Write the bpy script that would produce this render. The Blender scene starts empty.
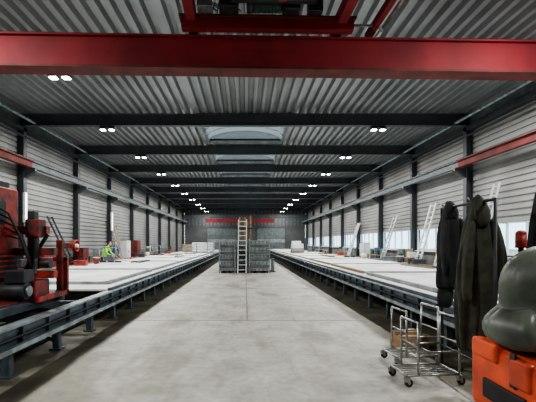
import bpy, bmesh, math, random
from mathutils import Vector, Matrix
random.seed(4)
S=bpy.context.scene
F=387.0; CZ=1.7
try: S.view_settings.look='AgX - Medium High Contrast'
except Exception: pass

# ---------------- materials ----------------
def mat(name,col,rough=0.6,metal=0.0,var=0.25,scale=3.0,emit=None,es=0,dirt_shade=None,bump=0.0,stretch=None):
    m=bpy.data.materials.new(name); m.use_nodes=True
    nt=m.node_tree; n=nt.nodes; l=nt.links; b=n['Principled BSDF']
    b.inputs['Roughness'].default_value=rough; b.inputs['Metallic'].default_value=metal
    tc=n.new('ShaderNodeTexCoord'); nz=n.new('ShaderNodeTexNoise'); nz.inputs['Scale'].default_value=scale
    nz.inputs['Detail'].default_value=6
    if stretch:
        mp=n.new('ShaderNodeMapping'); mp.inputs['Scale'].default_value=stretch
        l.new(tc.outputs['Object'],mp.inputs['Vector']); l.new(mp.outputs['Vector'],nz.inputs['Vector'])
    else: l.new(tc.outputs['Object'],nz.inputs['Vector'])
    cr=n.new('ShaderNodeValToRGB')
    dk=dirt_shade if dirt_shade else [c*(1-var) for c in col]
    lt=[min(1,c*(1+var*0.5)) for c in col]
    cr.color_ramp.elements[0].position=0.35; cr.color_ramp.elements[0].color=(*dk,1)
    cr.color_ramp.elements[1].position=0.62; cr.color_ramp.elements[1].color=(*lt,1)
    l.new(nz.outputs['Fac'],cr.inputs['Fac']); l.new(cr.outputs['Color'],b.inputs['Base Color'])
    if emit:
        b.inputs['Emission Color'].default_value=(*emit,1); b.inputs['Emission Strength'].default_value=es
    if bump:
        bp=n.new('ShaderNodeBump'); bp.inputs['Strength'].default_value=bump
        l.new(nz.outputs['Fac'],bp.inputs['Height']); l.new(bp.outputs['Normal'],b.inputs['Normal'])
    return m
M={}
M['deck']=mat('galvanised_deck',(.29,.305,.315),.42,.4,.18,.6)
M['beam']=mat('beam_paint',(.058,.066,.076),.5,0,.2,1)
M['clad']=mat('wall_cladding',(.30,.305,.30),.5,0.1,.2,.5)
M['plinth']=mat('plinth_concrete',(.19,.19,.18),.8,0,.35,1)
M['red']=mat('crane_red',(.25,.020,.028),.72,0,.25,1)
M['redbrown']=mat('rail_redbrown',(.15,.030,.028),.75,0,.4,2)
M['mred']=mat('machine_red',(.42,.035,.026),.5,0,.5,6,dirt_shade=(.09,.03,.026))
M['dred']=mat('machine_dark_red',(.22,.03,.025),.6,.1,.5,7,dirt_shade=(.045,.03,.028))
M['steel']=mat('table_steel',(.085,.11,.135),.5,.2,.4,4)
M['lsteel']=mat('light_steel',(.30,.35,.38),.4,.5,.4,5)
M['galv']=mat('galvanised_tube',(.42,.43,.42),.35,.8,.35,8)
M['black']=mat('black_rubber',(.02,.02,.022),.6,0,.3,5)
M['dark']=mat('dark_metal',(.045,.05,.055),.5,.3,.3,6)
M['top']=mat('table_top_white',(.70,.74,.73),.6,0,.25,.8)
M['wood']=mat('timber',(.30,.21,.12),.7,0,.35,6)
M['woodd']=mat('timber_brown',(.13,.085,.055),.7,0,.35,6)
M['card']=mat('cardboard',(.33,.21,.12),.8,0,.3,5)
M['white']=mat('white_paint',(.76,.78,.77),.45,0,.1,3)
M['plastic']=mat('plastic_wrap',(.66,.70,.76),.25,0,.2,5)
M['alu']=mat('aluminium',(.62,.64,.62),.35,.6,.15,6)
M['crate']=mat('grey_panel',(.13,.155,.165),.6,.1,.3,4)
M['cratel']=mat('grey_panel_light',(.28,.31,.31),.6,.1,.3,4)
M['orange']=mat('forklift_orange',(.78,.10,.03),.38,0,.25,3,dirt_shade=(.48,.06,.025))
M['olive']=mat('olive_cover',(.095,.115,.09),.4,0,.4,4,bump=.3)
M['coat']=mat('dark_coat',(.022,.026,.028),.8,0,.4,9,bump=.35)
M['coat2']=mat('olive_black_coat',(.042,.047,.033),.75,0,.45,9,bump=.35)
M['green']=mat('motor_green',(.04,.09,.06),.5,0,.4,6)
M['hivis']=mat('hivis_green',(.35,.85,.10),.7,0,.1,9,emit=(.3,.9,.1),es=.05)
M['navy']=mat('work_trousers',(.03,.045,.09),.8,0,.3,9)
M['blue']=mat('work_shirt_blue',(.10,.16,.26),.8,0,.3,9)
M['skin']=mat('skin',(.62,.38,.28),.5,0,.08,9)
M['hair']=mat('hair_brown',(.05,.03,.02),.8,0,.3,30)
M['boot']=mat('boots',(.03,.025,.02),.6,0,.3,9)
M['lamp']=mat('lamp_led',(1,1,1),.5,0,0,1,emit=(1,.99,.95),es=45)
M['strip']=mat('strip_led',(1,1,1),.5,0,0,1,emit=(.95,1,1),es=3)
M['door']=mat('sectional_door',(.085,.09,.095),.5,0,.15,1)
M['yellow']=mat('yellow_paint',(.7,.5,.05),.5,0,.2,4)
M['grass']=mat('outside_ground',(.22,.27,.16),.9,0,.4,.3)
m=bpy.data.materials.new('skylight_polycarbonate'); m.use_nodes=True; nt=m.node_tree
nt.nodes.remove(nt.nodes['Principled BSDF'])
mx=nt.nodes.new('ShaderNodeMixShader'); tr=nt.nodes.new('ShaderNodeBsdfTranslucent'); df=nt.nodes.new('ShaderNodeBsdfDiffuse')
tr.inputs[0].default_value=(.17,.18,.175,1); df.inputs[0].default_value=(.5,.52,.5,1)
nt.links.new(tr.outputs[0],mx.inputs[1]); nt.links.new(df.outputs[0],mx.inputs[2]); mx.inputs[0].default_value=.5
nt.links.new(mx.outputs[0],nt.nodes['Material Output'].inputs[0]); M['sky']=m
m=bpy.data.materials.new('window_glass'); m.use_nodes=True; nt=m.node_tree
nt.nodes.remove(nt.nodes['Principled BSDF'])
mx=nt.nodes.new('ShaderNodeMixShader'); tr=nt.nodes.new('ShaderNodeBsdfTransparent'); df=nt.nodes.new('ShaderNodeBsdfGlossy')
tr.inputs[0].default_value=(.9,.96,.98,1); df.inputs['Roughness'].default_value=.08; mx.inputs[0].default_value=.06
nt.links.new(tr.outputs[0],mx.inputs[1]); nt.links.new(df.outputs[0],mx.inputs[2])
nt.links.new(mx.outputs[0],nt.nodes['Material Output'].inputs[0]); M['glass']=m
def floor_mat():
    m=bpy.data.materials.new('concrete_floor'); m.use_nodes=True; nt=m.node_tree; n=nt.nodes; l=nt.links; b=n['Principled BSDF']
    g=n.new('ShaderNodeNewGeometry'); sp=n.new('ShaderNodeSeparateXYZ'); l.new(g.outputs['Position'],sp.inputs[0])
    def inp(x,i,v):
        if isinstance(v,(int,float)): x.inputs[i].default_value=v
        else: l.new(v,x.inputs[i])
    def mth(op,a,bv=None):
        x=n.new('ShaderNodeMath'); x.operation=op; inp(x,0,a)
        if bv is not None: inp(x,1,bv)
        return x.outputs[0]
    def mr(v,a,c,t0=0.,t1=1.,smooth=True):
        x=n.new('ShaderNodeMapRange')
        if smooth: x.interpolation_type='SMOOTHSTEP'
        x.inputs['From Min'].default_value=a; x.inputs['From Max'].default_value=c
        x.inputs['To Min'].default_value=t0; x.inputs['To Max'].default_value=t1; l.new(v,x.inputs['Value']); return x.outputs['Result']
    def noise(sc,det=6,st=None):
        z=n.new('ShaderNodeTexNoise'); z.inputs['Scale'].default_value=sc; z.inputs['Detail'].default_value=det
        if st:
            mp=n.new('ShaderNodeMapping'); mp.inputs['Scale'].default_value=st; l.new(g.outputs['Position'],mp.inputs['Vector']); l.new(mp.outputs['Vector'],z.inputs['Vector'])
        else: l.new(g.outputs['Position'],z.inputs['Vector'])
        return z.outputs['Fac']
    def ramp(f,c0,c1,p0=.3,p1=.7):
        c=n.new('ShaderNodeValToRGB'); c.color_ramp.elements[0].position=p0; c.color_ramp.elements[0].color=(*c0,1)
        c.color_ramp.elements[1].position=p1; c.color_ramp.elements[1].color=(*c1,1); l.new(f,c.inputs['Fac']); return c.outputs['Color']
    def mixc(f,a,c):
        x=n.new('ShaderNodeMix'); x.data_type='RGBA'; l.new(f,x.inputs['Factor'])
        for nm,v in (('A',a),('B',c)):
            if isinstance(v,tuple): x.inputs[nm].default_value=(*v,1)
            else: l.new(v,x.inputs[nm])
        return x.outputs['Result']
    n1=noise(.9,5); n2=noise(9,9); n3=noise(1.6,9); n4=noise(1.1,8,(1,.4,1)); n5=noise(.6,4); n6=noise(3.2,8,(1.6,.25,1))
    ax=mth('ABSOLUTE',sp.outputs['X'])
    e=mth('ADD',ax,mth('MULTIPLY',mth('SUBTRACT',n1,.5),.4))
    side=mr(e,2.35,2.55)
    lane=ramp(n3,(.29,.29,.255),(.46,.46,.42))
    dirt_shade=ramp(n3,(.05,.046,.033),(.17,.16,.115))  # side bands: grime plus the shade by the tables, both painted into this colour
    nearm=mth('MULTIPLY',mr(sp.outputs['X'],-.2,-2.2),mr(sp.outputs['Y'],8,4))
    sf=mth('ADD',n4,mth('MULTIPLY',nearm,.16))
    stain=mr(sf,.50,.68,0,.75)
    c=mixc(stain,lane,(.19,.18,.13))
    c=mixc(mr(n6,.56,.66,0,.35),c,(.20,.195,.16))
    c=mixc(side,c,dirt_shade)
    jy=mth('LESS_THAN',mth('PINGPONG',mth('SUBTRACT',sp.outputs['Y'],8.5),3.0),.035)
    jx=mth('LESS_THAN',mth('ABSOLUTE',mth('SUBTRACT',sp.outputs['X'],.05)),.016)
    jx=mth('MULTIPLY',jx,mth('GREATER_THAN',sp.outputs['Y'],8.5))
    j=mth('MULTIPLY',mth('MAXIMUM',jx,jy),.75)
    c=mixc(j,c,(.09,.09,.07))
    vm=n.new('ShaderNodeVectorMath'); vm.operation='SCALE'; l.new(c,vm.inputs[0]); l.new(mr(n2,.3,.7,.8,1.1,False),vm.inputs['Scale'])
    l.new(vm.outputs[0],b.inputs['Base Color'])
    l.new(mr(n5,.3,.7,.5,.68,False),b.inputs['Roughness'])
    return m
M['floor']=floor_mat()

# ---------------- mesh builder ----------------
class B:
    def __init__(s): s.bm=bmesh.new(); s.mats=[]
    def mi(s,k):
        if k not in s.mats: s.mats.append(k)
        return s.mats.index(k)
    def _tag(s,faces,k,smooth=False):
        i=s.mi(k)
        for f in faces: f.material_index=i; f.smooth=smooth
    def box(s,c,size,k,rot=None,bev=0):
        r=bmesh.ops.create_cube(s.bm,size=1.0); vs=r['verts']
        mt=Matrix.Translation(Vector(c))@(rot if rot else Matrix.Identity(4))@Matrix.Diagonal((*size,1))
        bmesh.ops.transform(s.bm,matrix=mt,verts=vs)
        fs=set(f for v in vs for f in v.link_faces)
        if bev:
            es=list(set(e for v in vs for e in v.link_edges))
            rr=bmesh.ops.bevel(s.bm,geom=es,offset=bev,segments=3,affect='EDGES',profile=.5)
            fs=set(rr['faces'])|set(f for f in fs if f.is_valid)
            for f in list(fs):
                for e in f.edges:
                    for g in e.link_faces: fs.add(g)
        s._tag(fs,k); return s
    def bb(s,a,b,k,bev=0):
        a=Vector(a); b=Vector(b); return s.box((a+b)/2,[abs(b[i]-a[i]) for i in range(3)],k,bev=bev)
    def cyl(s,p1,p2,r,k,seg=12,r2=None):
        p1=Vector(p1); p2=Vector(p2); d=p2-p1
        rr=bmesh.ops.create_cone(s.bm,cap_ends=True,segments=seg,radius1=r,radius2=r if r2 is None else r2,depth=d.length)
        q=d.to_track_quat('Z','Y').to_matrix().to_4x4()
        bmesh.ops.transform(s.bm,matrix=Matrix.Translation((p1+p2)/2)@q,verts=rr['verts'])
        fs=set(f for v in rr['verts'] for f in v.link_faces)
        i=s.mi(k)
        for f in fs: f.material_index=i; f.smooth=(len(f.verts)==4)
        return s
    def bar(s,p1,p2,w,h,k):
        p1=Vector(p1); p2=Vector(p2); d=p2-p1
        q=d.to_track_quat('Y','Z').to_matrix().to_4x4()
        return s.box((p1+p2)/2,(w,d.length,h),k,rot=q)
    def tube(s,pts,r,k,seg=8):
        for a,b in zip(pts[:-1],pts[1:]): s.cyl(a,b,r,k,seg)
        for p in pts[1:-1]: s.sph(p,(r,r,r),k,8)
        return s
    def sph(s,c,r,k,seg=16):
        rr=bmesh.ops.create_uvsphere(s.bm,u_segments=seg,v_segments=max(6,seg//2),radius=1)
        bmesh.ops.transform(s.bm,matrix=Matrix.Translation(Vector(c))@Matrix.Diagonal((*r,1)),verts=rr['verts'])
        s._tag(set(f for v in rr['verts'] for f in v.link_faces),k,True); return s
    def prism(s,prof,axis,a,b,k,closed=True,smooth=False):
        def mk(p,t):
            return {'y':(p[0],t,p[1]),'x':(t,p[0],p[1]),'z':(p[0],p[1],t)}[axis]
        va=[s.bm.verts.new(mk(p,a)) for p in prof]; vb=[s.bm.verts.new(mk(p,b)) for p in prof]
        fs=[]; n=len(prof)
        for i in range(n if closed else n-1):
            j=(i+1)%n; fs.append(s.bm.faces.new((va[i],va[j],vb[j],vb[i])))
        if closed:
            fs.append(s.bm.faces.new(va)); fs.append(s.bm.faces.new(vb[::-1]))
        s._tag(fs,k,smooth); return s
    def ibeam(s,p,q,w,h,k,tf=.03,tw=.02):
        p=Vector(p); q=Vector(q)
        s.bar(p,q,tw*1.0,h,k); s.bar(p+Vector((0,0,h/2)),q+Vector((0,0,h/2)),w,tf,k); s.bar(p-Vector((0,0,h/2)),q-Vector((0,0,h/2)),w,tf,k)
        return s
    def loft(s,rings,k,seg=28,cap=True):
        prev=None; fs=[]
        for ri,(cx,cy,cz,rx,ry,am,kf,ph) in enumerate(rings):
            cur=[]
            for i in range(seg):
                t=2*math.pi*i/seg
                f=1+am*math.sin(kf*t+ph)+am*.5*math.sin((kf*2+1)*t+ph*1.7)
                cur.append(s.bm.verts.new((cx+rx*f*math.cos(t),cy+ry*f*math.sin(t),cz+am*.12*math.sin(3*t+ph))))
            if prev:
                for i in range(seg):
                    j=(i+1)%seg; fs.append(s.bm.faces.new((prev[i],prev[j],cur[j],cur[i])))
            elif cap: fs.append(s.bm.faces.new(cur[::-1]))
            prev=cur
        if cap: fs.append(s.bm.faces.new(prev))
        s._tag(fs,k,True); return s
    def done(s,name,parent=None,loc=None,rotz=0,bevel=0,subsurf=0):
        bmesh.ops.recalc_face_normals(s.bm,faces=s.bm.faces)
        me=bpy.data.meshes.new(name); s.bm.to_mesh(me); s.bm.free()
        for k in s.mats: me.materials.append(M[k])
        o=bpy.data.objects.new(name,me); S.collection.objects.link(o)
        if loc: o.location=loc
        o.rotation_euler[2]=rotz
        if parent: o.parent=parent
        if bevel:
            md=o.modifiers.new('bev','BEVEL'); md.width=bevel; md.segments=2; md.limit_method='ANGLE'
        if subsurf:
            md=o.modifiers.new('ss','SUBSURF'); md.levels=subsurf; md.render_levels=subsurf
        return o
def empty(name,loc=(0,0,0)):
    e=bpy.data.objects.new(name,None); S.collection.objects.link(e); e.location=loc; return e

# ---------------- shell ----------------
Y0,Y1=-5.0,64.0; HW=9.95; DZ=7.36
BE=[0.5,6.0,11.5,17.0,22.5,28.0,33.5,39.0,44.5,50.0,55.5,61.0]
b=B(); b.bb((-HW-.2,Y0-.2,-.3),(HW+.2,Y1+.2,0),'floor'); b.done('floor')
b=B(); b.bb((-90,-60,-.6),(90,140,-.35),'grass'); b.done('ground_outside')
def zprof(a,b_,pitch,dep,base,sgn=1):
    pts=[]; x=a
    while x<b_-1e-6:
        for fx,dz in ((0,0),(.34,0),(.48,1),(.86,1)):
            xx=x+fx*pitch
            if xx<b_: pts.append((xx,base+sgn*dz*dep))
        x+=pitch
    pts.append((b_,base)); return pts
b=B(); SK=2.1; PT=.35; DP=.15
b.prism(zprof(-HW,-SK,PT,DP,DZ),'y',Y0,Y1,'deck',closed=False)
b.prism(zprof(SK,HW,PT,DP,DZ),'y',Y0,Y1,'deck',closed=False)
segs=[(Y0,17.3)]
for i in range(3,len(BE)-1): segs.append((BE[i+1]-.35,BE[i+1]+.35))
segs.append((61.3,Y1))
for a,c in segs: b.prism(zprof(-SK,SK,PT,DP,DZ),'y',a,c,'deck',closed=False)
ceil=b.done('ceiling')
b=B()
b.bb((-HW-.2,Y0,DZ+.17),(-SK,Y1,DZ+.3),'beam'); b.bb((SK,Y0,DZ+.17),(HW+.2,Y1,DZ+.3),'beam')
for a,c in segs: b.bb((-SK,a,DZ+.17),(SK,c,DZ+.3),'beam')
b.done('roof_insulation',parent=ceil)
for i in range(3,len(BE)-1):
    a=BE[i]+.35; c=BE[i+1]-.35
    if i==3: a=17.3
    b=B(); arc=[]
    for t in range(0,17):
        an=math.pi*t/16; arc.append((-SK*math.cos(an),DZ+.16+.62*math.sin(an)))
    b.prism(arc,'y',a,c,'sky',closed=False,smooth=True)
    for yy in (a,c):
        vs=[b.bm.verts.new((p[0],yy,p[1])) for p in arc]; f=b.bm.faces.new(vs); f.material_index=b.mi('sky')
    nr=5
    for r in range(nr+1):
        yy=a+(c-a)*r/nr
        for t in range(16):
            b.bar((arc[t][0],yy,arc[t][1]-.03),(arc[t+1][0],yy,arc[t+1][1]-.03),.05,.04,'alu')
    for p,q in (((-SK,a),(-SK,c)),((SK,a),(SK,c)),((-SK,a),(SK,a)),((-SK,c),(SK,c))):
        b.bar((*p,DZ+.1),(*q,DZ+.1),.06,.2,'cratel')
    b.done('skylight_%d'%(i-2))
def vprof(z0,z1,x,sgn,pitch=.24,dep=.06):
    pts=[]; z=z0
    while z<z1-1e-6:
        for fz,dx in ((0,0),(.5,0),(.6,1),(.9,1)):
            zz=z+fz*pitch
            if zz<z1: pts.append((x+sgn*dx*dep,zz))
        z+=pitch
    pts.append((x,z1)); return pts
b=B(); b.prism(vprof(1.1,DZ+.2,-HW,-1),'y',Y0,Y1,'clad',closed=False)
b.bb((-HW-.2,Y0,0),(-HW+.02,Y1,1.1),'plinth'); b.bb((-HW-.25,Y0,1.1),(-HW-.1,Y1,DZ+.2),'plinth'); b.done('wall_left')
WZ0,WZ1=1.28,2.5; WY0=5.0; WY1=61.5
b=B(); b.prism(vprof(WZ1,DZ+.2,HW,1),'y',Y0,Y1,'clad',closed=False)
b.bb((HW+.1,Y0,WZ1),(HW+.25,Y1,DZ+.2),'plinth')
b.bb((HW-.02,Y0,0),(HW+.2,Y1,WZ0),'plinth')
b.bb((HW-.02,Y0,WZ0),(HW+.2,WY0,WZ1),'plinth'); b.bb((HW-.02,61.0,WZ0),(HW+.2,Y1,WZ1),'plinth'); b.bb((HW-.02,WY0,WZ0),(HW+.2,6.0,WZ1),'plinth')
b.done('wall_right')
b=B(); b.bb((-HW,Y1,0),(HW,Y1+.2,DZ+.2),'door')
for i in range(33): b.bb((-HW+i*.6,Y1-.04,4.6),(-HW+i*.6+.3,Y1,DZ),'crate')
b.done('wall_back')
b=B(); b.bb((-HW,Y0-.2,0),(HW,Y0,DZ+.2),'clad'); b.done('wall_front')
cols=[y for y in BE if y>WY0 and y<WY1]
k=0
for a,c in zip(cols[:-1],cols[1:]):
    k+=1; b=B(); x0,x1=HW+.02,HW+.1
    a2=a+.12; c2=c-.12
    b.bb((HW-.02,a,WZ0),(HW+.2,a2,WZ1),'plinth'); b.bb((HW-.02,c2,WZ0),(HW+.2,c,WZ1),'plinth')
    b.bb((x0,a2,WZ0),(x1,c2,WZ0+.06),'white'); b.bb((x0,a2,WZ1-.06),(x1,c2,WZ1),'white')
    n=5
    for i in range(n+1):
        yy=a2+(c2-a2)*i/n; b.bb((x0,yy-.03,WZ0),(x1,yy+.03,WZ1),'white')
    b.bb((x0+.03,a2,WZ0),(x0+.04,c2,WZ1),'glass')
    b.bb((HW-.16,a2,WZ0-.05),(HW+.02,c2,WZ0),'white')
    b.done('window_%d'%k)
for i,(xa,xb) in enumerate(((-6.2,-1.4),(2.0,6.6))):
    b=B(); y9=Y1-.05; b.bb((xa-.15,y9-.12,0),(xa,y9,4.3),'beam'); b.bb((xb,y9-.12,0),(xb+.15,y9,4.3),'beam'); b.bb((xa-.15,y9-.12,4.15),(xb+.15,y9,4.3),'beam')
    for r in range(7): b.bb((xa,y9-.09,.02+r*.59),(xb,y9-.01,.57+r*.59),'crate' if r!=3 else 'cratel')
    b.done('door_%d'%(i+1))
for y in BE:
    b=B(); b.ibeam((-HW+.02,y,DZ-.27),(HW-.02,y,DZ-.27),.24,.48,'beam')
    for xx in (-6,-3,0,3,6): b.bb((xx-.01,y-.1,DZ-.5),(xx+.01,y+.1,DZ-.03),'beam')
    b.done('roof_beam')
    for s in (-1,1):
        b=B(); x=s*(HW-.16)
        b.bb((x-.13,y-.012,0),(x+.13,y+.012,DZ-.53),'beam')
        b.bb((x-.14,y-.13,0),(x-.12,y+.13,DZ-.53),'beam'); b.bb((x+.12,y-.13,0),(x+.14,y+.13,DZ-.53),'beam')
        b.bb((x-.2,y-.18,0),(x+.14,y+.18,.03),'beam')
        b.prism([(x-s*.14,4.98),(x-s*.62,4.98),(x-s*.62,4.86),(x-s*.14,4.55)],'y',y-.09,y+.09,'beam')
        b.done('steel_column')
for s,nm in ((-1,'left'),(1,'right')):
    b=B(); b.bb((s*(HW-.3),Y0,DZ-.75),(s*(HW-.02),Y1,DZ-.6),'beam')
    b.bb((s*(HW-.34),Y0,DZ-1.05),(s*(HW-.28),Y1,DZ-.98),'dark')
    b.bb((s*(HW-.08),Y0,DZ-.6),(s*(HW-.02),Y1,DZ-.02),'crate')
    b.done('trim_eave_'+nm)
    b=B(); xr=s*(HW-.6)
    b.ibeam((xr,Y0+.3,5.14),(xr,17,5.14),.2,.28,'redbrown'); b.bb((xr-.03,Y0+.3,5.295),(xr+.03,17,5.35),'dark')
    b.ibeam((xr,17,5.14),(xr,Y1-.3,5.14),.2,.28,'crate'); b.bb((xr-.03,17,5.295),(xr+.03,Y1-.3,5.35),'dark')
    b.done('crane_runway')
    b=B()
    b.cyl((s*(HW-.75),Y0+.5,DZ-.42),(s*(HW-.75),Y1-.5,DZ-.42),.06,'lsteel',10)
    for y in BE: b.bb((s*(HW-.78),y-.02+.2,DZ-.42),(s*(HW-.72),y+.02+.2,DZ+.01),'lsteel')
    b.done('ceiling_pipe')
def lamp(x,y,drop=0):
    e=empty('floodlight_pair',(x,y,DZ-.53-drop))
    b=B(); b.bb((-.30,-.05,-.06),(.30,.05,-.0),'dark')
    if drop: b.bb((-.2,-.02,0),(-.16,.02,drop),'dark'); b.bb((.16,-.02,0),(.2,.02,drop),'dark')
    for s in (-1,1):
        b.box((s*.19,0,-.12),(.24,.24,.08),'dark'); b.box((s*.19,0,-.168),(.19,.18,.02),'lamp')
    b.done('housing',parent=e)
    ld=bpy.data.lights.new('flood','AREA'); ld.shape='DISK'; ld.size=.5; ld.energy=350; ld.color=(1,.98,.94)
    lo=bpy.data.objects.new('flood',ld); S.collection.objects.link(lo); lo.parent=e; lo.location=(0,0,-.22)
for y in BE:
    for x in (-6.05,5.85):
        if y==11.5:
            if x<0: lamp(-5.5,y,.06)
            else: lamp(7.6,y)
        else: lamp(x,y)

# ---------------- overhead crane ----------------
e=empty('overhead_crane',(0,8.6,0)); e.rotation_euler[2]=math.radians(1.7)
b=B(); L=HW-.65
for yy in (0,-3.8):
    b.bb((-L,yy-.15,5.53),(L,yy+.15,6.16),'red')
    b.bb((-L,yy-.22,6.16),(L,yy+.22,6.20),'red'); b.bb((-L,yy-.22,5.48),(L,yy+.22,5.53),'redbrown')
    b.bb((-L,yy-.03,6.20),(L,yy+.03,6.25),'dark')
b.done('girders',parent=e)
b=B()
for s in (-1,1):
    b.bb((s*L-.14,-4.3,5.46),(s*L+.14,.5,5.72),'red')
    for yy in (-4.0,.2): b.cyl((s*L-.07,yy,5.49),(s*L+.07,yy,5.49),.13,'dark',16)
b.done('end_carriages',parent=e)
b=B()
for x in (-1.15,2.05):
    b.bb((x-.1,-4.1,6.36),(x+.1,.25,6.63),'red')
    for yy in (-3.8,0): b.cyl((x-.08,yy,6.36),(x+.08,yy,6.36),.11,'dark',14)
b.bb((-1.35,-.45,6.22),(2.3,-.27,6.46),'red'); b.bb((-1.35,-3.4,6.4),(2.3,-3.2,6.65),'red')
b.bb((-1.4,-.5,6.45),(2.35,-.2,6.49),'redbrown')
b.cyl((-.3,-.9,6.70),(1.4,-.9,6.70),.2,'dark',18); b.cyl((.1,-.55,6.66),(.75,-.55,6.66),.15,'green',18)
b.box((.95,-.55,6.64),(.35,.35,.3),'dark',bev=.03); b.box((-.35,-.6,6.62),(.4,.4,.28),'dark',bev=.03)
b.box((-.85,-.6,6.60),(.3,.3,.2),'lsteel',bev=.02); b.box((1.45,-.55,6.62),(.3,.25,.26),'dark',bev=.02)
b.cyl((.15,-.55,6.66),(.02,-.55,6.66),.17,'dark',18)
for i in range(7): b.cyl((.2+i*.07,-.55,6.66),(.22+i*.07,-.55,6.66),.165,'green',18)
for i in range(6): b.tube([(-.9+i*.1,-.5,6.50),(-.85+i*.1,-.52,6.7+.04*(i%2)),(-.6+i*.1,-.55,6.52)],.012,'dark',6)
b.bb((3.0,-4,6.4),(3.06,.2,6.46),'galv'); b.bb((2.75,-4,6.34),(2.87,.2,6.5),'red')
b.tube([(2.3,-.3,6.4),(2.9,-.3,6.4),(3.0,-.2,6.34)],.03,'galv')
b.cyl((.6,-1.9,6.5),(.6,-1.9,6.2),.015,'dark',6); b.box((.6,-1.9,6.1),(.18,.25,.3),'red',bev=.03)
b.done('hoist_trolley',parent=e)
b=B()
b.bb((-L,58.8,5.5),(L,59.2,5.95),'beam')
b.bb((-5.9,58.6,4.85),(4.4,58.78,5.35),'red'); b.bb((-6.0,58.5,4.8),(4.5,58.8,4.86),'redbrown')
for x in (-5.2,-1,3.6): b.bb((x-.1,58.6,5.3),(x+.1,59.0,5.6),'red')
for s in (-1,1): b.bb((s*L-.14,58,5.37),(s*L+.14,60,5.65),'beam')
b.done('overhead_crane.001')

# ---------------- casting tables ----------------
def table(s,xin,xout,y0,y1,zt,ytop,name):
    b=B()
    xi=s*xin; xo=s*xout
    for x,sg in ((xi,s),(xo,-s)):
        b.bb((x,y0,zt-.30),(x+sg*.02,y1,zt-.04),'steel'); b.bb((x-sg*.06,y0,zt-.06),(x+sg*.1,y1,zt-.03),'lsteel'); b.bb((x-sg*.08,y0,zt-.32),(x+sg*.1,y1,zt-.29),'steel')
    b.bb((xi-s*.16,y0,zt-.30),(xi-s*.10,y1,zt-.24),'lsteel')
    b.cyl((xi-s*.04,y0,zt-.18),(xi-s*.04,y1,zt-.18),.022,'dark',8)
    y=y0+.1; i=0
    while y<y1:
        b.bb((xi-s*.05,y-.012,zt-.29),(xi,y+.012,zt-.06),'steel')
        if i%2==0:
            xl=xi+s*.16
            b.bb((xl-.05,y-.05,0.02),(xl+.05,y+.05,zt-.30),'steel'); b.bb((xl-.09,y-.09,0),(xl+.09,y+.09,.025),'steel')
            xl2=xo-s*.16
            b.bb((xl2-.05,y-.05,0.02),(xl2+.05,y+.05,zt-.30),'steel')
            xm=(xi+xo)/2
            b.bb((xm-.05,y-.05,0.02),(xm+.05,y+.05,zt-.30),'steel')
            b.bb((min(xi,xo),y-.05,zt-.28),(max(xi,xo),y+.05,zt-.14),'steel')
            b.bar((xl,y,.12),(xl+s*.6,y,zt-.3),.05,.05,'steel')
        y+=.65; i+=1
    for f in (.25,.5,.75):
        xm=xi+(xo-xi)*f; b.bb((xm-.05,y0,zt-.14),(xm+.05,y1,zt-.04),'steel')
    b.bb((xi+s*.06,ytop,zt-.04),(xo-s*.02,y1,zt),'top')
    b.bb((xi+s*.0,ytop,zt-.03),(xi+s*.06,y1,zt+.03),'steel')
    y=ytop+1.0
    while y<y1-6:
        ln=random.choice((4.2,5.0,5.6))
        b.bb((xi+s*.45,y,zt),(xo-s*.5,y+ln,zt+.055),'top')
        b.bb((xi+s*.38,y-.06,zt),(xi+s*.45,y+ln+.06,zt+.08),'cratel' if random.random()<.7 else 'wood')
        b.bb((xo-s*.5,y-.06,zt),(xo-s*.43,y+ln+.06,zt+.10),'wood')
        b.bb((min(xi+s*.45,xo-s*.5),y-.06,zt),(max(xi+s*.45,xo-s*.5),y,zt+.07),'cratel')
        y+=ln+.5
    return b.done(name)
table(-1,2.85,7.4,2.2,56,.72,8.2,'casting_table')
table(1,3.15,7.3,4.9,56,.78,5.2,'casting_table')
for x in (-3.45,3.75):
    b=B(); b.bb((x-.03,3,0),(x+.03,56,.06),'dark'); b.done('floor_rail')
def bucket(x,y,z,k):
    b=B(); b.cyl((x,y,z),(x,y,z+.28),.11,k,16,r2=.15); b.cyl((x,y,z+.27),(x,y,z+.29),.158,'white',16)
    pts=[Vector((x+.15*math.cos(t*math.pi/8),y,z+.28+.12*math.sin(t*math.pi/8))) for t in range(9)]; b.tube(pts,.006,'dark',6)
    return b.done('bucket')
for x,y,zt,k in ((-6.9,14.5,.78,'dark'),(-6.6,17.2,.78,'mred'),(-6.8,27,.78,'white'),(6.8,17,.84,'dark'),(6.9,22.5,.84,'white'),(6.5,31,.84,'mred')): bucket(x,y,zt,k)
def battens(x,y,z,n,ln,ks):
    b=B()
    for i in range(n):
        a=random.uniform(-.12,.12); b.bar((x+.14*i-a,y-ln/2,z+.03),(x+.14*i+a,y+ln/2,z+.03),.08,.05,random.choice(ks))
    return b.done('batten_bundle')
for a in ((-6.6,12,.78,4,2.4,('wood','dark')),(-5.2,19,.78,3,2,('dark','crate')),(-6.9,23,.78,3,2,('wood','mred')),(-5.6,30,.78,4,3,('wood','dark')),(6.2,14,.84,4,2.2,('wood','dark')),(6.7,20,.84,3,2,('crate','wood')),(5.2,25,.84,3,2.2,('dark','wood')),(-4.6,26,.78,3,2,('dark','lsteel'))): battens(*a)
def toolbox(x,y,z,k):
    b=B(); b.box((x,y,z+.11),(.5,.26,.22),k,bev=.02); b.bb((x-.25,y-.135,z+.15),(x+.25,y-.13,z+.17),'dark'); b.tube([(x-.1,y,z+.22),(x-.1,y,z+.28),(x+.1,y,z+.28),(x+.1,y,z+.22)],.012,'black',6); return b.done('tool_box')
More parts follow.
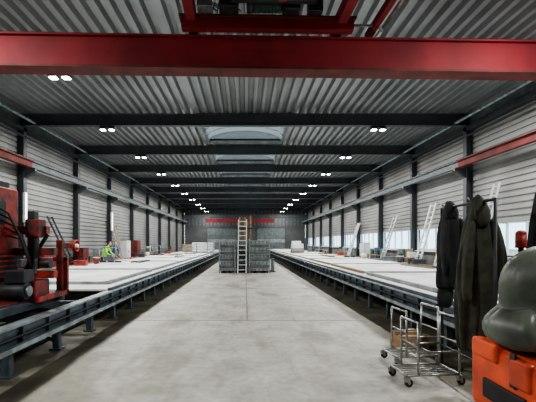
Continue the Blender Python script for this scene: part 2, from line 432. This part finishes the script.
for x,y,zt,k in ((-6.7,15.8,.78,'mred'),(-7.0,20,.78,'crate'),(-6.8,25.2,.78,'dark'),(-6.6,33,.78,'mred'),(6.9,18.6,.84,'crate'),(6.9,15.4,.84,'dark'),(6.7,27,.84,'mred')): toolbox(x,y,zt,k)
def magnet_frame(x,y,z):
    b=B()
    for i in range(3): b.box((x+i*.35,y,z+.04),(.3,.1,.08),'dark',bev=.01)
    b.tube([(x-.1,y+.3,z+.02),(x-.1,y+.3,z+.7),(x+.5,y+.3,z+.7),(x+.5,y+.3,z+.02)],.02,'lsteel',8); b.tube([(x-.1,y+.3,z+.35),(x+.5,y+.3,z+.35)],.015,'lsteel',8)
    b.bb((x-.15,y+.15,z),(x-.05,y+.45,z+.02),'dark'); b.bb((x+.45,y+.15,z),(x+.55,y+.45,z+.02),'dark')
    return b.done('formwork_support_frame')
for a in ((-6.7,18.3,.78),(-6.9,29,.78),(-5,33,.78),(6.2,23.5,.84),(5.9,30,.84),(6.3,38,.84)): magnet_frame(*a)

# ---------------- red machine ----------------
b=B(); z=.70
b.bb((-4.3,4.4,z-.02),(-3.12,6.9,z+.10),'steel'); b.bb((-4.3,4.4,z+.10),(-3.2,6.9,z+.13),'dred')
for yy in (4.7,6.6):
    b.cyl((-3.12,yy,z+.10),(-3.04,yy,z+.10),.10,'dark',18)
    b.cyl((-3.04,yy,z+.10),(-3.02,yy,z+.10),.05,'lsteel',12)
b.box((-4.05,5.9,1.72),(.82,.95,1.75),'mred',bev=.06)
b.box((-4.05,5.9,2.64),(.66,.7,.12),'dark',bev=.03)
b.bb((-4.3,5.5,2.68),(-3.85,6.1,2.95),'dark'); b.cyl((-3.82,5.8,2.7),(-3.82,5.8,3.12),.07,'dark',14); b.cyl((-4.05,5.75,2.9),(-4.05,5.75,3.15),.13,'woodd',16)
b.bb((-3.66,5.42,2.0),(-3.60,5.95,2.35),'dark'); b.bb((-3.64,5.5,1.1),(-3.61,6.3,1.55),'black')
for i in range(5): b.bb((-3.63,5.55,1.16+i*.08),(-3.59,6.25,1.19+i*.08),'mred')
b.bb((-4.3,5.40,1.2),(-3.75,5.43,2.2),'mred'); b.bb((-4.2,5.38,1.7),(-3.85,5.41,2.1),'dark'); b.bb((-4.25,5.38,.95),(-3.8,5.41,1.5),'dred')
for i in range(4): b.cyl((-4.15+i*.12,5.36,2.3),(-4.15+i*.12,5.42,2.3),.03,'lsteel',10)
for (x,y,h) in ((-3.42,6.35,1.95),(-3.06,6.6,1.75)):
    b.bb((x-.05,y-.05,z+.08),(x+.05,y+.05,h),'dred')
b.bb((-3.75,6.3,1.84),(-3.15,6.42,1.98),'mred'); b.bb((-3.75,6.2,1.50),(-2.98,6.34,1.62),'dred'); b.bb((-3.65,6.2,1.12),(-2.98,6.34,1.24),'mred')
b.box((-3.3,6.25,1.94),(.22,.26,.30),'dred',bev=.02); b.box((-3.32,6.2,2.15),(.12,.16,.16),'dark',bev=.02)
b.cyl((-3.28,6.2,1.2),(-3.28,6.2,1.85),.035,'lsteel',12); b.cyl((-3.28,6.2,1.45),(-3.28,6.2,1.85),.06,'dark',12)
b.box((-3.3,6.0,.95),(.5,.45,.34),'dred',bev=.03); b.box((-3.25,5.7,1.2),(.3,.3,.2),'dark',bev=.02)
b.cyl((-3.5,5.65,.98),(-3.1,5.65,.98),.13,'dark',18); b.cyl((-3.1,5.65,.98),(-3.06,5.65,.98),.08,'lsteel',14)
b.box((-3.22,6.32,1.37),(.26,.2,.18),'mred',bev=.02); b.cyl((-3.15,6.15,1.37),(-3.0,6.15,1.37),.07,'dark',14)
b.bb((-3.02,5.7,.8),(-2.95,6.7,.88),'mred'); b.bb((-3.02,6.62,.8),(-2.95,6.69,1.45),'mred'); b.bb((-3.2,6.62,1.38),(-2.95,6.69,1.45),'mred')
for i in range(5):
    pts=[Vector((-3.62,5.6+i*.1,2.3-i*.12)),Vector((-3.42,5.7+i*.1,2.15-i*.1)),Vector((-3.34,5.9+i*.08,1.75-i*.1)),Vector((-3.3,6.1,1.3+i*.03))]
    b.tube(pts,.016,'black',6)
b.bar((-3.6,6.3,1.1),(-3.12,6.3,1.85),.05,.05,'dark')
b.done('red_slab_machine',loc=(-.16,.15,0),bevel=.006)

# ---------------- centre crate stacks ----------------
def crate(x0,x1,y0,y1,ht,name):
    b=B()
    for xx in (x0+.1,(x0+x1)/2,x1-.1): b.bb((xx-.05,y0,0),(xx+.05,y1,.1),'woodd')
    z=.1; n=9; h=(ht-.1)/n
    for i in range(n):
        o=random.uniform(-.03,.03)
        b.bb((x0+o,y0+o,z+.02),(x1+o,y1,z+h-.03),'crate' if i%2 else 'cratel')
        b.bb((x0-.03+o,y0-.03,z+h-.04),(x1+.03+o,y1+.02,z+h),'cratel')
        for j in range(5):
            xx=x0+(x1-x0)*(j+.5)/5; b.bb((xx-.03+o,y0-.02+o,z+.02),(xx+.03+o,y0+o,z+h-.03),'crate')
        z+=h
    for xx in (x0-.06,x1+.0): b.bb((xx,y0-.08,0),(xx+.06,y0-.02,ht+.08),'lsteel'); b.bb((xx,y1+.02,0),(xx+.06,y1+.08,ht+.08),'lsteel')
    return b.done(name)
crate(-1.42,-.60,21.9,24.5,1.8,'formwork_panel_stack')
crate(.28,1.36,21.9,24.5,1.85,'formwork_panel_stack')
crate(-.48,.14,22.5,24.4,1.8,'formwork_panel_stack')
b=B()
for i in range(7):
    x=-.40+i*.12; h=3.35+.1*random.random(); b.bb((x,24.75,0),(x+.09,24.95,h),'woodd' if i%3 else 'wood')
b.bb((-.45,24.7,1.2),(.48,24.74,1.28),'dark'); b.bb((-.45,24.7,2.6),(.48,24.74,2.68),'dark')
b.done('timber_plank_bundle')
def ladder(name,p,q,w,n,k='alu',wd=Vector((1,0,0)),t=.035):
    b=B(); p=Vector(p); q=Vector(q); h=wd*w/2
    b.bar(p-h,q-h,t*1.4,t*2,k); b.bar(p+h,q+h,t*1.4,t*2,k)
    for i in range(n):
        c=p.lerp(q,(i+.6)/n); b.cyl(c-h,c+h,t*.6,k,8)
    return b.done(name)
ladder('aluminium_ladder',(-.17,21.6,0.03),(-.14,22.3,3.05),.46,11,'white')
b=B(); b.bb((1.6,22.6,0),(1.72,23.8,.7),'lsteel'); b.bb((1.6,22.6,.7),(1.72,23.8,.76),'steel'); b.bb((1.52,22.6,0),(1.8,22.7,.05),'steel'); b.bb((1.52,23.7,0),(1.8,23.8,.05),'steel'); b.done('steel_trestle')

# ---------------- wrapped sheets on left table ----------------
b=B()
for xx in (-4.9,-4.1,-3.3): b.bb((xx-.06,37.1,.785),(xx+.06,39.3,.86),'wood')
for i in range(4): b.box((-4.1+.02*(i%2),38.2,.86+.12+i*.22),(2.0,2.2,.2),'plastic',bev=.05)
b.bb((-4.65,37.08,.86),(-4.6,37.11,1.74),'dark'); b.bb((-3.65,37.08,.86),(-3.6,37.11,1.74),'dark')
b.done('wrapped_insulation_sheets')
def pallet_boxes(name,x,y,z,cols,sc=1):
    b=B(); z+=.065
    for i in range(3): b.bb((x-.55*sc,y-.4+i*.36,z),(x+.55*sc,y-.3+i*.36,z+.1),'wood')
    for i in range(5): b.bb((x-.6*sc+i*.25*sc,y-.45,z+.1),(x-.42*sc+i*.25*sc,y+.45,z+.13),'wood')
    zz=z+.13
    for i,c in enumerate(cols):
        h=.28+.1*(i%2); b.box((x-.02*i,y,zz+h/2),(1.05*sc-.06*i,.8,h),c,bev=.015); zz+=h
    return b.done(name)
pallet_boxes('pallet_of_boxes',4.6,34,.78,['cratel','white'])
pallet_boxes('pallet_of_boxes',5.6,42,.78,['card','cratel','white'])
pallet_boxes('pallet_of_boxes',-4.2,46,.72,['white','card'])
pallet_boxes('pallet_of_boxes',-5.9,40,.72,['cratel','card'])

# ---------------- wall-side clutter ----------------
def workbench(x,y,ln,name='workbench'):
    b=B()
    for yy in (y+.05,y+ln-.05):
        for xx in (x-.32,x+.32): b.bb((xx-.03,yy-.03,0),(xx+.03,yy+.03,.86),'dark')
    b.bb((x-.38,y,.86),(x+.38,y+ln,.91),'wood'); b.bb((x-.34,y,.25),(x+.34,y+ln,.28),'dark')
    yy=y+.2
    while yy<y+ln-.4:
        w=random.uniform(.2,.4); h=random.uniform(.15,.5); b.box((x+random.uniform(-.1,.1),yy+w/2,.91+h/2),(.35,w,h),random.choice(['crate','cratel','white','dark','card','blue','green']),bev=.02); yy+=w+.15
    return b.done(name)
for y in (11.8,20.9,25.6,35,46): workbench(9.2,y,2.4)
for y in (23.6,36,47): workbench(-9.2,y,2.2)
def cabinet(x,y,w,h,k,face,name='tool_cabinet'):
    b=B(); b.bb((x-.25,y,.05),(x+.25,y+w,h),k); b.bb((x-.23,y+.02,0),(x+.23,y+w-.02,.05),'dark')
    fx=x+face*.25
    for i in range(2):
        b.bb((fx,y+.02+i*w/2,.08),(fx+face*.02,y+(i+1)*w/2-.02,h-.04),k); b.bb((fx+face*.02,y+w/2-.08+i*.12,h*.5),(fx+face*.04,y+w/2-.05+i*.12,h*.6),'dark')
    b.bb((x-.27,y-.02,h),(x+.27,y+w+.02,h+.03),'dark')
    return b.done(name,bevel=.004)
cabinet(9.3,16.3,.9,1.2,'cratel',-1) ; cabinet(9.3,29.5,1.0,1.7,'white',-1); cabinet(-9.3,17.4,1.1,1.4,'dred',1); cabinet(-9.3,29.6,1,1.9,'white',1); cabinet(-9.3,12.6,1,2.0,'cratel',1); cabinet(-9.3,21.6,.8,1.4,'dred',1); cabinet(-9.3,32.5,1,1.9,'dred',1)
def compressor(x,y):
    b=B(); b.cyl((x,y,.45),(x,y+1.1,.45),.26,'mred',20); b.sph((x,y,.45),(.26,.12,.26),'mred'); b.sph((x,y+1.1,.45),(.26,.12,.26),'mred')
    for yy in (y+.15,y+.95): b.bb((x-.22,yy-.03,0),(x-.16,yy+.03,.3),'dark'); b.bb((x+.16,yy-.03,0),(x+.22,yy+.03,.3),'dark')
    b.box((x,y+.35,.88),(.3,.4,.34),'dark',bev=.03); b.cyl((x,y+.65,.88),(x,y+.95,.88),.15,'mred',16); b.tube([(x,y+1.05,.6),(x,y+1.2,1.1),(x,y+.6,1.15)],.015,'lsteel',8)
    return b.done('air_compressor')
compressor(-9.1,15.3); compressor(-9.1,26.4)
ladder('leaning_ladder',(-8.75,20.2,.02),(-9.6,19.0,3.0),.45,11,'dark',Vector((0,1,0)))
ladder('leaning_ladder',(-8.8,14.4,.02),(-9.62,14.3,3.3),.45,11,'white',Vector((0,1,0)))
ladder('leaning_ladder',(8.35,19.2,.02),(9.62,19.7,3.7),.5,12,'white',Vector((0,1,0)),t=.045)
ladder('leaning_ladder',(8.9,15.3,.02),(9.7,14.9,4.0),.34,12,'white',Vector((0,1,0)))
ladder('leaning_ladder',(8.5,24.6,.02),(9.7,24.9,3.4),.5,11,'alu',Vector((0,1,0)),t=.045)
ladder('leaning_ladder',(8.5,32.6,.02),(9.7,32.9,3.4),.5,11,'white',Vector((0,1,0)),t=.05)
b=B()
for i in range(4):
    b.bar((8.5+.06*i,17.6+.15*i,.02),(9.5,17.8+.15*i,2.8+.15*i),.14,.03,'wood' if i%2 else 'white')
b.done('leaning_boards')
b=B()
for i in range(4):
    b.bar((-8.9-.05*i,28.2+.22*i,.02),(-9.6,28.2+.2*i,2.6+.15*i),.14,.03,'wood' if i%2 else 'lsteel')
b.done('leaning_boards')
b=B(); c=Vector((-9.2,20.9,1.55))
for r in range(3):
    pts=[c+Vector((r*.06,.3*math.cos(t*math.pi/12),.3*math.sin(t*math.pi/12))) for t in range(25)]
    b.tube(pts,.03,'mred',6)
b.cyl(c-Vector((.1,0,0)),c+Vector((.2,0,0)),.1,'white',16); b.bb((-9.9,20.75,1.4),(-9.2,21.05,1.7),'mred')
b.done('fire_hose_reel')
for yy in (16.75,27.7):
    b=B(); b.bb((-9.62,yy,2.6),(-9.52,yy+.15,3.9),'white'); b.bb((-9.52,yy+.02,2.62),(-9.50,yy+.13,3.88),'strip'); b.bb((-9.95,yy+.05,3.2),(-9.6,yy+.1,3.25),'dark'); b.done('wall_strip_light')

# ---------------- trolleys ----------------
def cart(loc,rz,l=.62,w=.46,h=.8):
    b=B(); r=.015
    zb=.13
    for x in (-w/2,w/2):
        b.tube([(x,-l/2,zb),(x,l/2,zb)],r,'galv')
    b.tube([(-w/2,-l/2,zb),(w/2,-l/2,zb)],r,'galv'); b.tube([(-w/2,l/2,zb),(w/2,l/2,zb)],r,'galv')
    for yy,hh in ((-l/2+.14,h*.94),(l/2,h)):
        b.tube([(-w/2,yy,zb),(-w/2,yy,hh),(w/2,yy,hh),(w/2,yy,zb)],r,'galv'); b.tube([(-w/2,yy,hh*.62),(w/2,yy,hh*.62)],r*.8,'galv')
    for x in (-w/2,w/2): b.tube([(x,-l/2+.14,h*.5),(x,l/2,h*.5)],r*.8,'galv')
    for i in range(5): b.tube([(-w/2+w*(i+1)/6,-l/2,zb),(-w/2+w*(i+1)/6,l/2,zb)],.007,'galv',6)
    for x in (-w/2,w/2):
        for yy in (-l/2,l/2):
            b.bb((x-.022,yy-.03,.06),(x+.022,yy+.03,zb-.01),'galv'); b.cyl((x-.014,yy+.02,.048),(x+.014,yy+.02,.048),.048,'black',16)
            b.cyl((x-.018,yy+.02,.048),(x+.018,yy+.02,.048),.018,'lsteel',10)
    return b.done('tubular_trolley',loc=loc,rotz=rz)
cart((2.22,4.80,0),math.radians(-84),l=.66,w=.40); cart((2.36,5.55,0),math.radians(-84),l=.6,w=.42)
b=B(); b.box((2.68,6.3,.12),(.5,.34,.22),'card',rot=Matrix.Rotation(.15,4,'Z'),bev=.01); b.box((2.6,6.25,.26),(.4,.1,.05),'wood',bev=.01); b.box((2.75,6.35,.255),(.12,.2,.04),'wood'); b.done('cardboard_box')

# ---------------- coat rack & coats ----------------
b=B()
b.tube([(2.62,4.05,.03),(2.62,4.05,2.16),(2.62,5.15,2.16),(2.62,5.15,.03)],.018,'dark',10)
for yy in (4.05,5.15): b.tube([(2.35,yy,.02),(2.9,yy,.02)],.018,'dark',8)
b.tube([(2.62,4.05,.35),(2.62,5.15,.35)],.014,'dark',8)
for yy in (4.35,4.95): b.tube([(2.62,yy,2.18),(2.54,yy,2.17),(2.5,yy,2.21)],.008,'galv',6)
b.done('coat_rack')
b=B(); y=4.95; X=2.62
b.loft([(X,y,2.21,.025,.03,.1,3,0),(X+.0,y,2.16,.06,.06,.1,3,.3),(X,y,2.06,.10,.10,.12,4,.5),(X,y,1.9,.135,.13,.13,5,.8),(X-.01,y,1.65,.14,.13,.16,5,1.2),(X-.01,y,1.4,.15,.13,.16,6,1.5),(X,y,1.2,.165,.13,.17,6,1.8),(X,y,1.10,.15,.125,.2,6,2)],'coat')
b.loft([(X-.09,y-.1,2.03,.05,.05,.1,3,0),(X-.12,y-.12,1.8,.055,.06,.14,3,1),(X-.13,y-.13,1.5,.05,.055,.16,3,2),(X-.12,y-.14,1.28,.045,.05,.1,3,3)],'coat',16)
b.loft([(X+.09,y-.08,2.03,.05,.05,.1,3,0),(X+.11,y-.12,1.8,.055,.06,.14,3,1),(X+.12,y-.13,1.5,.05,.055,.16,3,2),(X+.10,y-.12,1.22,.045,.05,.1,3,3)],'coat',16)
b.loft([(X-.02,y-.02,2.24,.03,.03,.1,3,0),(X-.02,y-.06,2.18,.08,.06,.1,4,0),(X-.01,y-.08,2.05,.09,.06,.12,4,1),(X,y-.08,1.98,.05,.03,.1,4,1)],'coat',16)
b.loft([(X-.04,y+.02,1.15,.12,.08,.1,4,0),(X-.05,y+.02,1.0,.10,.08,.12,4,1),(X-.05,y+.02,.86,.09,.07,.14,4,2)],'coat',20)
b.done('hanging_work_jacket',subsurf=1)
b=B(); y=4.33; X=2.60
b.loft([(X-.01,y,2.22,.02,.02,.1,3,0),(X-.01,y,2.15,.05,.05,.1,3,.3),(X-.0,y,2.03,.10,.10,.12,4,.5),(X,y,1.86,.15,.13,.13,5,.8),(X-.01,y,1.6,.19,.14,.15,6,1.1),(X-.01,y,1.35,.22,.15,.16,6,1.4),(X-.02,y,1.1,.22,.15,.17,7,1.7),(X-.03,y,.85,.19,.14,.19,7,2),(X-.06,y,.62,.15,.13,.2,7,2.3),(X-.08,y,.48,.11,.11,.22,7,2.6)],'coat2',36)
b.loft([(X-.10,y-.1,1.98,.05,.05,.1,3,0),(X-.16,y-.13,1.75,.06,.06,.14,3,1),(X-.195,y-.14,1.45,.055,.055,.16,3,2),(X-.21,y-.15,1.15,.05,.05,.1,3,3),(X-.20,y-.15,1.05,.05,.05,.1,3,3)],'coat2',16)
b.loft([(X+.10,y-.1,1.98,.05,.05,.1,3,0),(X+.15,y-.13,1.75,.06,.06,.14,3,1),(X+.19,y-.14,1.45,.055,.055,.16,3,2),(X+.19,y-.15,1.12,.05,.05,.1,3,3)],'coat2',16)
b.loft([(X-.01,y-.02,2.25,.02,.02,.1,3,0),(X-.01,y-.08,2.14,.08,.05,.1,4,0),(X-.01,y-.12,1.98,.10,.05,.12,4,1),(X,y-.12,1.86,.04,.03,.1,4,1)],'coat2',16)
b.done('hanging_long_coat',subsurf=1)

# ---------------- forklift w/ olive cover ----------------
b=B()
b.box((2.62,3.05,.55),(1.16,.98,.62),'orange',bev=.09)
b.box((2.62,2.2,.42),(1.10,.9,.40),'orange',bev=.06)
b.bb((2.10,1.8,.60),(3.1,2.6,.64),'black')
b.box((2.06,3.28,.80),(.10,.34,.16),'orange',bev=.03); b.box((2.06,2.86,.72),(.09,.22,.22),'orange',bev=.03)
b.box((2.035,3.05,.48),(.03,.5,.16),'black',bev=.01)
b.bb((2.02,2.9,.60),(2.04,2.96,.86),'dark')
for yy in (3.2,2.05):
    for x in (2.12,3.0): b.cyl((x,yy,.24),(x+.14,yy,.24),.24,'black',24); b.cyl((x-.01,yy,.24),(x+.0,yy,.24),.12,'lsteel',16)
b.cyl((2.62,2.1,.6),(2.62,2.3,1.2),.04,'dark',12)
pts=[Vector((2.62+.17*math.cos(t*math.pi/8),2.3+.16*math.sin(t*math.pi/8),1.22)) for t in range(17)]; b.tube(pts,.015,'black',6)
b.done('forklift',bevel=.004)
b=B()
b.loft([(2.40,3.08,.87,.36,.36,.03,4,0),(2.34,3.08,.93,.40,.37,.04,4,.3),(2.34,3.08,1.04,.41,.37,.04,5,.6),(2.39,3.08,1.14,.38,.33,.04,5,.8),(2.44,3.08,1.20,.36,.30,.04,4,1),(2.44,3.08,1.30,.39,.31,.04,4,1.3),(2.45,3.08,1.46,.38,.30,.04,4,1.6),(2.47,3.08,1.59,.32,.25,.04,4,1.9),(2.50,3.08,1.67,.21,.17,.04,4,2.1),(2.52,3.08,1.70,.08,.08,.04,4,2.2)],'olive',32)
b.loft([(2.12,3.00,.88,.12,.22,.05,3,0),(2.07,3.00,.96,.15,.24,.05,3,0),(2.08,3.00,1.10,.15,.22,.05,3,1),(2.16,3.00,1.22,.08,.13,.05,3,1)],'olive',20)
b.done('draped_seat_cover',subsurf=1)
b=B(); x,y=3.28,4.6; b.cyl((x,y,0.02),(x,y,1.66),.03,'dark',12); b.cyl((x,y,0),(x,y,.03),.16,'dark',20); b.cyl((x,y,1.64),(x,y,1.80),.06,'mred',14); b.sph((x,y,1.81),(.06,.06,.045),'mred'); b.done('warning_beacon_post')
b=B(); b.tube([(3.12,4.02,0.02),(3.12,4.02,2.35)],.02,'dark',10); b.tube([(2.95,4.02,.02),(3.3,4.02,.02)],.02,'dark',8); b.tube([(3.12,3.85,.02),(3.12,4.2,.02)],.02,'dark',8)
b.loft([(3.10,4.02,2.36,.02,.02,.1,3,0),(3.08,4.0,2.2,.07,.07,.12,4,.5),(3.07,4.0,1.9,.10,.10,.15,5,1),(3.07,4.0,1.5,.13,.11,.17,5,1.5),(3.07,4.0,1.2,.14,.11,.2,5,2)],'coat',24)
b.done('coat_stand')

# ---------------- workers ----------------
def worker(loc,rz,top,lean,name):
    root=empty(name,loc); root.rotation_euler[2]=rz
    V=[];E=[];R=[]
    def v(p,r,par=None):
        V.append(p); R.append(r); i=len(V)-1
        if par is not None: E.append((par,i))
        return i
    l=lean
    pel=v((0,0,.95),(.15,.12)); ab=v((.05*l,0,1.10),(.145,.12),pel); ch=v((.16*l,0,1.30),(.17,.13),ab); sh=v((.25*l,0,1.44),(.12,.10),ch); nk=v((.31*l,0,1.53),(.055,.055),sh); hd=v((.35*l,0,1.60),(.06,.06),nk)
    for s in (-1,1):
        h=v((0,s*.10,.88),(.095,.095),pel); kn=v((.05,s*.12,.49),(.062,.062),h); cf=v((.02,s*.125,.33),(.06,.06),kn); an=v((0,s*.13,.09),(.042,.042),cf); v((.17,s*.14,.045),(.045,.035),an)
        s1=v((.24*l,s*.17,1.42),(.07,.07),sh); el=v((.24*l+.10,s*.24,1.14),(.045,.045),s1); fa=v((.24*l+.25,s*.22,1.06),(.038,.038),el); wr=v((.24*l+.36,s*.18,1.0),(.026,.026),fa); v((.24*l+.43,s*.165,.965),(.034,.022),wr)
    me=bpy.data.meshes.new('body'); me.from_pydata(V,E,[]); o=bpy.data.objects.new('body',me); S.collection.objects.link(o)
    md=o.modifiers.new('skin','SKIN'); md.use_smooth_shade=True
    for i,sv in enumerate(me.skin_vertices[0].data): sv.radius=R[i]; sv.use_root=(i==0)
    s2=o.modifiers.new('ss','SUBSURF'); s2.levels=2; s2.render_levels=2
    dg=bpy.context.evaluated_depsgraph_get(); dg.update()
    me2=bpy.data.meshes.new_from_object(o.evaluated_get(dg)); o.modifiers.clear(); o.data=me2
    me2.materials.clear()
    for k in ('navy',top,'skin','boot'): me2.materials.append(M[k])
    for p in me2.polygons:
        c=p.center; p.use_smooth=True
        if c.z<.14: p.material_index=3
        elif c.z>1.52 : p.material_index=2
        elif c.x>.24*l+.33 and c.z<1.06: p.material_index=2
        elif c.z>.93: p.material_index=1
        else: p.material_index=0
    o.parent=root
    b=B(); hc=Vector((.39*l,0,1.66))
    b.sph(hc,(.10,.078,.125),'skin',24); b.sph(hc+Vector((.02,0,-.06)),(.07,.06,.065),'skin',16)
    b.cyl(hc+Vector((.09,0,.01)),hc+Vector((.125,0,-.03)),.008,'skin',8,r2=.018)
    for s in (-1,1):
        b.sph(hc+Vector((.086,s*.032,.01)),(.012,.014,.009),'white',8); b.sph(hc+Vector((.096,s*.032,.01)),(.005,.006,.006),'black',8)
        b.sph(hc+Vector((.0,s*.08,-.005)),(.022,.012,.033),'skin',10)
    b.box(hc+Vector((.09,0,-.065)),(.01,.045,.008),'mred')
    b.sph(hc+Vector((-.022,0,.032)),(.098,.086,.112),'hair',24)
    b.done('head',parent=root)
    b=B()
    for s in (-1,1):
        base=Vector((.24*l+.45,s*.165,.96))
        for j,ln in enumerate((.045,.05,.047,.038)):
            off=(j-1.5)*.018; p0=base+Vector((0,off,0)); p1=p0+Vector((ln*.7,0,-.012)); p2=p1+Vector((ln*.3,0,-.03))
            b.tube([p0,p1,p2],.008,'skin',6)
        p0=base+Vector((-.03,-s*.03,0)); b.tube([p0,p0+Vector((.03,-s*.025,-.01)),p0+Vector((.055,-s*.025,-.02))],.009,'skin',6)
    b.cyl((.24*l+.47,-.3,.945),(.24*l+.47,.3,.945),.014,'wood',8)
    b.done('hands_and_tool',parent=root)
    return root
worker((-7.98,21.8,0),math.radians(-10),'hivis',1.0,'worker')
worker((-8.1,24.0,0),math.radians(-60),'blue',.7,'worker')

# ---------------- camera / world ----------------
cd=bpy.data.cameras.new('camera'); cd.sensor_width=36; cd.lens=F/536*36; cd.shift_x=(268-245)/536; cd.shift_y=(243-201)/536
cd.clip_start=.05; cd.clip_end=300
co=bpy.data.objects.new('camera',cd); S.collection.objects.link(co); co.location=(0,0,CZ); co.rotation_euler=(math.pi/2,0,0)
S.camera=co
w=bpy.data.worlds.new('world'); S.world=w; w.use_nodes=True
bg=w.node_tree.nodes['Background']; bg.inputs[0].default_value=(.70,.85,1,1); bg.inputs[1].default_value=3.8
